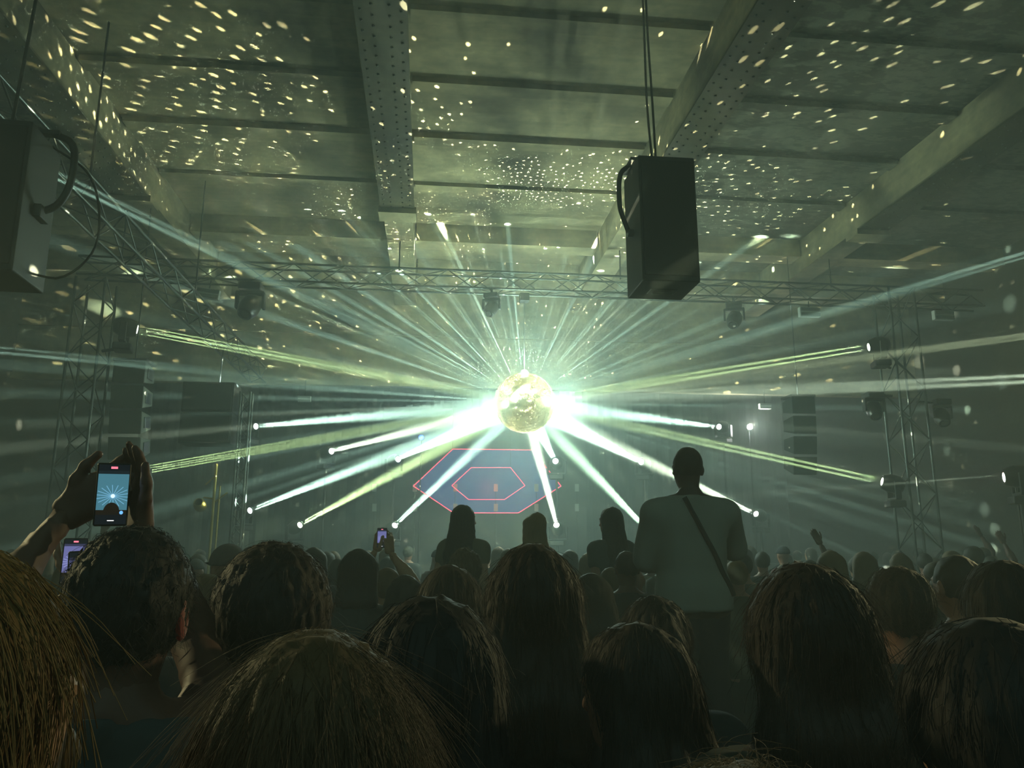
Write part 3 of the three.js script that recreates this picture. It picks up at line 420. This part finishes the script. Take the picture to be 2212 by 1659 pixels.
    for (let k = 0; k < (H.locks ?? 1500); k++) strand(locks, (H.lock ?? (kind === 'short' ? 0.022 : 0.07)) * rr(0.5, 1.2), 0.02, kind === 'short' ? -0.5 : -1.5, (H.lockR ?? 0.0005) * rr(0.6, 1.3), 0.25);
    out.strands = mergeGeometries(gsx); out.locks = mergeGeometries(locks);
  }
  return out;
}
function addPerson(t, q, o) {
  const body = part(t, 'body', q.body, q.skin);
  const hair = part(t, o.hair?.kind === 'cap' ? 'cap' : 'hair', q.hair, o.hair?.kind === 'cap' ? CLOTH.navy : HAIR[o.hair?.color ?? 'brown']);
  if (q.strands) part(hair, 'loose_strands', q.strands, HAIR[o.hair.color ?? 'brown']).userData.kind = 'stuff';
  if (q.locks) part(hair, 'locks', q.locks, HAIR[o.hair.color ?? 'brown']).userData.kind = 'stuff';
  part(t, 'top', q.top, CLOTH[o.top?.color ?? 'black']); part(t, 'trousers', q.trousers, CLOTH[o.legs ?? 'jean']); part(t, 'shoes', q.shoes, SHOE);
  return body;
}
// stands a person so that the top of the head shows at (px, py) of the photograph at distance z; returns the group and its own-axes converter
function person(label, px, py, z, o = {}) {
  const top = at(px, py, z), foot = o.foot ?? 0, H = top.y - foot, s = H / (1.765 + (o.hair?.thick ?? 0.014)), t = thing('person', label, 'person', [top.x, foot, top.z], o.turn ?? 0, o.group);
  t.scale.setScalar(s); t.updateMatrixWorld(true);
  const own = (p) => t.worldToLocal(p.clone()).toArray();
  if (o.reach) { o.arms = o.arms ?? {}; for (const k of ['l', 'r']) if (o.reach[k]) { o.arms[k] = { up: true, curl: 0.8, ...(o.arms[k] ?? {}), w: own(o.reach[k]) }; } }
  const q = personParts(o); addPerson(t, q, o); return { t, q, own, s };
}
const phoneBody = mat(0x15171a, 0.35, 0.3);
function phoneScreen(seedHue) {
  const c = document.createElement('canvas'); c.width = 128; c.height = 256; const g = c.getContext('2d');
  g.fillStyle = seedHue ? '#2a2c44' : '#101a20'; g.fillRect(0, 0, 128, 256); g.fillStyle = seedHue ? '#5a5c8c' : '#3c6a78'; g.fillRect(0, 40, 128, 170);
  g.strokeStyle = seedHue ? '#b9c4ff' : '#8fd0ff'; g.lineWidth = 3; for (let i = 0; i < 18; i++) { const a = i / 18 * Math.PI * 2 + 0.1; g.globalAlpha = 0.5; g.beginPath(); g.moveTo(66, 135); g.lineTo(66 + Math.cos(a) * 70, 135 + Math.sin(a) * 48); g.stroke(); } g.globalAlpha = 1;
  g.fillStyle = '#cfe8ff'; g.beginPath(); g.arc(66, 135, 9, 0, 7); g.fill(); g.fillStyle = '#15110c'; g.beginPath(); g.ellipse(64, 205, 34, 42, 0, 0, 7); g.fill(); g.fillRect(0, 195, 128, 20); g.fillStyle = '#0a1016'; g.fillRect(0, 215, 128, 41); g.fillRect(0, 0, 128, 26);
  g.fillStyle = '#ff7b90'; g.fillRect(50, 8, 28, 10); g.fillStyle = '#6db4ff'; g.beginPath(); g.arc(106, 206, 8, 0, 7); g.fill(); g.fillStyle = '#ffffff'; g.fillRect(50, 238, 28, 4);
  const t = new THREE.CanvasTexture(c); t.colorSpace = THREE.SRGBColorSpace; return mat(0x050505, 0.2, 0, { emissive: 0xffffff, emissiveMap: t, emissiveIntensity: seedHue ? 0.9 : 0.85 });
}
const SCREEN = [phoneScreen(0), phoneScreen(1)];
function phone(label, c, w, face, k, roll = 0) {
  const h = w * 2.05, t = thing('phone', label, 'phone', c.toArray()); t.lookAt(face); t.rotateZ(roll);
  part(t, 'case', new RoundedBoxGeometry(w, h, 0.009, 3, w * 0.09), phoneBody); part(t, 'screen', new THREE.PlaneGeometry(w * 0.9, h * 0.94).translate(0, 0, 0.0052), SCREEN[k]); part(t, 'camera_bump', bx(w * 0.4, w * 0.4, 0.004, -w * 0.22, h * 0.36, -0.006), phoneBody);
  const l = new THREE.RectAreaLight(new THREE.Color(0.5, 0.75, 1), 0.5, w * 0.9, h * 0.9); l.position.z = 0.007; l.rotation.y = Math.PI; t.add(l);
  return t;
}
const placed = [];
const keep = (r) => { placed.push([r.t.position.x, r.t.position.z]); return r; };
keep(person('person with blond hair close to the camera, cropped at left edge', -140, 1116, 0.57, { turn: -0.5, skin: SK3, yaw: 0.1, hair: { kind: 'bob', color: 'blond', len: 1.54, wide: 0.066, thick: 0.02, back: 0.05, wave: 0.003, freq: 110, locks: 3600, lock: 0.12, lockR: 0.0004, fuzz: 700, strand: 0.12, lift: 0.12, drop: -1.4, hairR: 0.00035 }, top: { color: 'olive', sleeve: 0, low: 1.34 } }));
{ // man filming with both hands
  const ph = at(243, 1068, 1.6), pc = ph.clone();
  const r = keep(person('man with short dark hair and an ear coloured backlit red, filming on his raised phone', 303, 1124, 1.36, { hair: { kind: 'short', color: 'black', thick: 0.02, wave: 0.006, freq: 120, fuzz: 900, strand: 0.022, lift: 1.0, drop: -0.2 }, skin: SK2, top: { color: 'grey', sleeve: 0.8 }, yaw: -0.15,
    reach: { l: at(140, 1112, 1.67), r: at(304, 1140, 1.66) }, arms: { l: { pole: [-1, -0.9, 0.3], dir: [0.82, 0.57, 0.0], palm: [0, 0, 1], side: 1, curl: 0.12, l1: 0.3, l2: 0.27 }, r: { pole: [0.8, -0.9, 0.2], dir: [-0.12, 1, 0], palm: [-0.7, 0, 0.6], side: -1, curl: 0.2 } } }));
  part(r.t, 'ear', nets((x, y, z) => Math.max(ell(x, y, z, [0.088, 1.624, 0.02], [0.01, 0.036, 0.026]), -ell(x, y, z, [0.096, 1.626, 0.016], [0.008, 0.024, 0.016])), [0.06, 1.57, -0.02], [0.12, 1.68, 0.06], 0.004), mat(0xc03a28, 0.6, 0, { transmission: 0.55 })).userData.label = 'ear with backlit red put into its colour';  // red of light shining through is put into the ear colour
  phone('phone raised in both hands, its screen showing the light show', pc, 0.06, camera.position, 0, 0.02);
}
{ const c = at(160, 1212, 2.35); phone('phone with a violet screen above the lower phone at left', c, 0.062, camera.position, 1); keep(person('person behind the short haired man, holding a violet phone screen up', 262, 1205, 2.5, { turn: 0.2, cell: 0.032, fine: 0.011, hair: { kind: 'short', color: 'black' }, top: { color: 'black', sleeve: 0.7 }, reach: { l: at(163, 1262, 2.37) }, arms: { l: { dir: [0, 1, 0.05], palm: [0, 0, -1], side: -1, curl: 0.9, pole: [-0.3, -1, 0.2] } } })); }
{ const c = at(176, 1246, 2.0); phone('lower phone at left with a bright white and blue screen', c, 0.06, camera.position, 1, 0.06); keep(person('person between the blond hair and short haired man, lower phone in hand', 190, 1318, 2.05, { cell: 0.032, fine: 0.011, hair: { kind: 'bob', color: 'black', len: 1.5 }, top: { color: 'navy', sleeve: 1.5 }, reach: { r: at(182, 1300, 1.98) }, arms: { r: { dir: [0, 1, 0], palm: [0, 0, -1], curl: 0.9, pole: [0.6, -1, 0.2] } } })); }
keep(person('person with thick rounded dark hair left of centre', 607, 1160, 1.68, { hair: { kind: 'short', color: 'brown', thick: 0.048, wave: 0.006, freq: 90, fuzz: 500, strand: 0.05, lift: 0.5, drop: -0.3 }, top: { color: 'black', sleeve: 0.6 }, tilt: 0.06, yaw: -0.4 }));
keep(person('nearest person with wispy light brown hair flying off, bottom of picture', 690, 1336, 0.79, { fine: 0.006, skin: SK3, hair: { kind: 'long', color: 'light', len: 1.22, wide: 0.105, thick: 0.03, wave: 0.003, freq: 80, locks: 4500, lock: 0.11, lockR: 0.00035, fuzz: 4200, strand: 0.11, lift: 0.42, drop: -0.9, hairR: 0.00019 }, top: { color: 'black', sleeve: 0.6 } }));
keep(person('tall dark haired person at the centre with hair down to the shoulders', 1150, 1165, 1.72, { hair: { kind: 'long', color: 'brown', len: 1.36, wide: 0.085, thick: 0.022, freq: 70, fuzz: 700, strand: 0.05, lift: 0.6, drop: -0.5 }, top: { color: 'black', sleeve: 0.6 } }));
keep(person('dark haired person with an orange edge to the hair, left of the tall one', 940, 1268, 1.06, { wide: 0.85, turn: -0.4, yaw: -0.4, hair: { kind: 'long', color: 'black', len: 1.3, wide: 0.1, thick: 0.024, freq: 60, fuzz: 600, strand: 0.03, lift: 1, drop: -0.3 }, top: { color: 'navy', sleeve: 0.6 } }));
keep(person('person in red brown top looking left, below the hair knot', 1372, 1328, 1.38, { turn: 0.5, wide: 0.85, yaw: -0.2, tilt: 0.1, hair: { kind: 'bob', color: 'brown', len: 1.5, thick: 0.018, fuzz: 300, strand: 0.04 }, top: { color: 'maroon', sleeve: 0.6 } }));
keep(person('person with hair tied up, behind the one in red brown', 1408, 1277, 1.9, { hair: { kind: 'tail', color: 'black', thick: 0.016, len: 1.45, fuzz: 200, strand: 0.03 }, top: { color: 'black', sleeve: 0.6 } }));
{
  const r = keep(person('person with dark hair lit gold at the left, wearing a thin chain, at right', 1728, 1202, 1.27, { hair: { kind: 'bob', color: 'brown', len: 1.5, wide: 0.08, thick: 0.024, freq: 90, fuzz: 900, strand: 0.035, lift: 0.9, drop: -0.5 }, skin: SK, top: { color: 'olive', sleeve: 0.4 } }));
  part(r.t, 'necklace', tube([V(-0.075, 1.49, 0.05), V(-0.05, 1.42, 0.105), V(-0.02, 1.37, 0.12), V(0.0, 1.35, 0.125)], 0.003, 16, 6), M.yellowMetal);
}
keep(person('short haired person with bright golden tufts, beside the right tower', 1930, 1216, 2.25, { hair: { kind: 'short', color: 'brown', thick: 0.02, wave: 0.006, fuzz: 700, strand: 0.035, lift: 0.9, drop: 0 }, top: { color: 'black' } }));
keep(person('close-cropped person farther back at right', 2058, 1192, 2.8, { cell: 0.032, fine: 0.01, hair: { kind: 'short', color: 'black', thick: 0.006 }, top: { color: 'black' } }));
keep(person('dark haired person at the right edge under the red lamp', 2152, 1200, 1.75, { hair: { kind: 'bob', color: 'black', len: 1.5, fuzz: 300, strand: 0.04 }, top: { color: 'navy' } }));
keep(person('large dark long haired figure at the lower right corner', 2100, 1312, 0.86, { turn: 0.75, yaw: 0.75, skin: SK3, hair: { kind: 'long', color: 'black', len: 1.35, wide: 0.09, thick: 0.025, fuzz: 800, strand: 0.05, lift: 0.5 }, top: { color: 'black', sleeve: 0, low: 1.37 } }));
keep(person('short person with curly golden hair, top just showing at bottom edge', 1600, 1622, 0.66, { hair: { kind: 'short', color: 'light', thick: 0.03, wave: 0.006, freq: 70, fuzz: 2600, strand: 0.05, lift: 0.8, drop: -0.1 }, top: { color: 'black' } }));
// man on a low riser
{
  const top = at(1482, 962, 4.3), foot = top.y - 1.8, r = keep(person('man in a pale T-shirt with a crossbody strap, standing above the crowd', 1482, 962, 4.3, { foot, wide: 1.18, bulk: 1.12, skin: SKD, cell: 0.022, hair: { kind: 'short', color: 'black', thick: 0.005, wave: 0.0015, freq: 150 }, top: { color: 'pale', sleeve: 0.95, flare: 0.03, fold: 0.01 }, arms: { r: { w: [0.12, 1.2, -0.34], pole: [1, -0.6, 0.1], curl: 0.8 }, l: { w: [-0.1, 1.12, -0.34], pole: [-0.4, -1, 0.1], curl: 0.8 } } }));
  const pts = []; for (let i = 0; i <= 14; i++) { const u = i / 14, x = -0.06 + 0.25 * u, y = 1.47 - 0.52 * u; let z = 0.45; for (let k = 0; k < 60 && r.q.topF(x, y, z) > 0.003; k++) z -= Math.max(0.002, r.q.topF(x, y, z) * 0.7); pts.push(V(x, y, z + 0.004)); }
  const st = new THREE.TubeGeometry(new THREE.CatmullRomCurve3(pts), 40, 0.014, 8); part(r.t, 'bag_strap', st, CLOTH.black);
  const d = thing('riser', 'low black riser under the man in pale T-shirt', 'riser', [r.t.position.x, 0, r.t.position.z]); part(d, 'deck', bx(1.0, 0.06, 0.8, 0, foot - 0.03, 0), M.deck); for (const [x, z] of [[-0.45, -0.35], [0.45, -0.35], [-0.45, 0.35], [0.45, 0.35]]) part(d, 'leg', bx(0.05, foot - 0.06, 0.05, x, (foot - 0.06) / 2, z), M.black);
}
{
  const hgt = 1.66, z = 6.6, tops = [[1003, 1087], [1150, 1103], [1318, 1092]].map(([x, y]) => at(x, y, z)), foot = Math.min(...tops.map((p) => p.y)) - hgt;
  const w = { l: 0, cell: 0.024, fine: 0.01 };
  keep(person('woman with long dark hair and pale top, left of three raised above crowd', 1003, 1087, z, { ...w, foot, turn: -0.5, yaw: 0.5, tilt: 0.06, skin: SK3, hair: { kind: 'long', color: 'brown', len: 1.16, wide: 0.1, back: 0.12 }, top: { color: 'sand', sleeve: 0.3 } }));
  keep(person('woman with light hair and one elbow out, middle of three raised above crowd', 1150, 1103, z, { ...w, foot, turn: 0.3, tilt: -0.25, skin: SK3, hair: { kind: 'long', color: 'blond', len: 1.3, wide: 0.085 }, top: { color: 'sand', sleeve: 0, low: 1.4 }, arms: { l: { w: [-0.2, 1.02, -0.06], pole: [-1, 0.15, 0.2], curl: 0.4 } } }));
  keep(person('woman with long dark hair, right of three raised above crowd', 1318, 1092, z, { ...w, foot, turn: 0.35, yaw: -0.3, skin: SK, hair: { kind: 'long', color: 'black', len: 1.22, wide: 0.085 }, top: { color: 'grey', sleeve: 0.4 } }));
  const d = thing('riser', 'low black riser under the three raised women', 'riser', [tops[1].x, 0, tops[1].z]); part(d, 'deck', bx(2.6, 0.06, 0.9, 0, foot - 0.03, 0), M.deck); for (const [x, q] of [[-1.2, -0.4], [1.2, -0.4], [-1.2, 0.4], [1.2, 0.4]]) part(d, 'leg', bx(0.05, foot - 0.06, 0.05, x, (foot - 0.06) / 2, q), M.black);
}
// middle distance
const mid = { cell: 0.034, fine: 0.012, topCell: 0.03, handCell: 0.008 };
keep(person('person in a peaked cap behind the thick haired head', 497, 1170, 4.2, { ...mid, yaw: -0.6, hair: { kind: 'cap' }, top: { color: 'black' } }));
keep(person('brown haired person with a gold lit crown below the cap wearer', 452, 1234, 3.5, { ...mid, hair: { kind: 'short', color: 'light', thick: 0.022, fuzz: 300, strand: 0.03 }, top: { color: 'maroon' } }));
keep(person('dark haired person with glinting earring left of the small raised phone', 777, 1180, 4.1, { ...mid, hair: { kind: 'bob', color: 'black', len: 1.5, wide: 0.07, locks: 300, fuzz: 300, strand: 0.03 }, top: { color: 'grey' } }));
{ const c = at(825, 1162, 4.6); phone('small raised phone with a violet screen in the middle distance', c, 0.056, camera.position, 1); keep(person('person holding the small phone up with both arms', 838, 1222, 4.75, { ...mid, skin: SK3, hair: { kind: 'short', color: 'light' }, top: { color: 'sand', sleeve: 0.3 }, reach: { l: at(815, 1186, 4.62), r: at(842, 1192, 4.62) }, arms: { l: { dir: [0.15, 1, 0], palm: [0.6, 0, -0.6], side: -1, pole: [-1, -1, 0.3] }, r: { dir: [-0.15, 1, 0], palm: [-0.6, 0, -0.6], side: 1, pole: [1, -1, 0.3] } } })); }
keep(person('curly haired person lit yellow, below the left raised woman', 1005, 1181, 5.0, { ...mid, hair: { kind: 'short', color: 'light', thick: 0.032, wave: 0.012, freq: 70, fuzz: 500, strand: 0.04, lift: 0.9, drop: 0.1 }, top: { color: 'black' } }));
keep(person('brown haired person under the curly haired one, nearer', 972, 1212, 2.45, { hair: { kind: 'bob', color: 'brown', len: 1.48, fuzz: 400, strand: 0.04 }, cell: 0.03, fine: 0.009, top: { color: 'olive' } }));
keep(person('person in a dark hooded top left of the tall dark haired one', 876, 1236, 3.9, { ...mid, hair: { kind: 'long', color: 'black', len: 1.4 }, top: { color: 'navy', sleeve: 1.8 } }));
keep(person('person with a bright rim lit head beside the man in pale T-shirt', 1318, 1222, 5.4, { ...mid, hair: { kind: 'short', color: 'light' }, top: { color: 'black' } }));
keep(person('bald person tucked behind the shoulder of the man in pale T-shirt', 1352, 1186, 5.0, { ...mid, hair: { kind: 'short', color: 'black', thick: 0.003 }, skin: SK2, top: { color: 'black' } }));
keep(person('person with a yellow rim lit head right of the bag strap', 1588, 1206, 5.6, { ...mid, hair: { kind: 'short', color: 'light' }, top: { color: 'olive' } }));
keep(person('person just left of the gold lit head, low in the crowd', 1275, 1232, 3.4, { ...mid, hair: { kind: 'bob', color: 'black', len: 1.5 }, top: { color: 'navy' } }));
// the crowd beyond: six kinds, each placed many times
const kinds = [
  { hair: { kind: 'short', color: 'black' }, top: { color: 'black' } }, { hair: { kind: 'short', color: 'brown', thick: 0.022 }, top: { color: 'grey' }, skin: SK3 }, { hair: { kind: 'long', color: 'brown', len: 1.34 }, top: { color: 'navy' }, skin: SK3 },
  { hair: { kind: 'bob', color: 'light', len: 1.48 }, top: { color: 'olive' } }, { hair: { kind: 'short', color: 'black', thick: 0.01 }, top: { color: 'sand' }, skin: SK2, arms: { r: { up: true, w: [0.22, 1.93, -0.12], pole: [1, 0, 0.4], curl: 0.12, palm: [0, 0, -1] } } }, { hair: { kind: 'cap' }, top: { color: 'maroon' }, yaw: 0.4 },
];
const looks = ['short dark hair and black top', 'brown hair and grey top', 'long brown hair', 'light bobbed hair', 'one arm raised', 'a peaked cap'];
const protos = kinds.map((k) => personParts({ ...k, cell: k.arms ? 0.03 : 0.043, fine: 0.02, topCell: 0.05, handCell: 0.011 }));
const first = [];
for (let z = 3.3; z < 14.6; z += 0.62 + z * 0.02) for (let x = -7.6; x < 10.4; x += 0.66) {
  const p = V(x + rr(-0.2, 0.2), 0, -z + rr(-0.18, 0.18)), d = p.clone().setY(1.7).sub(camera.position), f = d.dot(look), px = 1106 + FOCAL * d.dot(right) / f;
  if (px < -60 || px > 2270 || rnd() < 0.3 || (z < 5.2 && px > 380 && px < 1680)) continue;
  if (placed.some(([a, b]) => Math.hypot(a - p.x, b - p.z) < 0.6) || [[-4.78, -11.1], [7.4, -11.1], [-3.05, -13.1], [-3.32, -12.6], [6.62, -13], [at(2168, 1031, 9).x, -9], [at(318, 1096, 9).x, -9], [at(2197, 1036, 9).x, -9], [at(-250, 733, 7).x, -7], [at(2480, 690, 7).x, -7]].some(([a, b]) => Math.hypot(a - p.x, b - p.z) < 0.6)) continue;
  const R = placed.length && Math.abs(p.z + 4.3) < 0.75 && Math.abs(p.x - at(1482, 962, 4.3).x) < 0.8, W = Math.abs(p.z + 6.6) < 0.8 && Math.abs(p.x - at(1150, 1103, 6.6).x) < 1.65; if (R || W) continue;
  let k = Math.floor(rnd() * 6); if (k >= 4 && rnd() < 0.6) k -= 4; placed.push([p.x, p.z]);
  const where = p.x < -2.2 ? 'left' : p.x > 4.2 ? 'right' : 'middle', t = thing('person', `small figure with ${looks[k]} in the packed crowd, ${where} of hall`, 'person', p.toArray(), rr(-0.5, 0.5), 'packed crowd below the stage');
  t.scale.setScalar(rr(0.865, 0.955)); addPerson(t, protos[k], kinds[k]);
}


renderer.render(scene, camera);
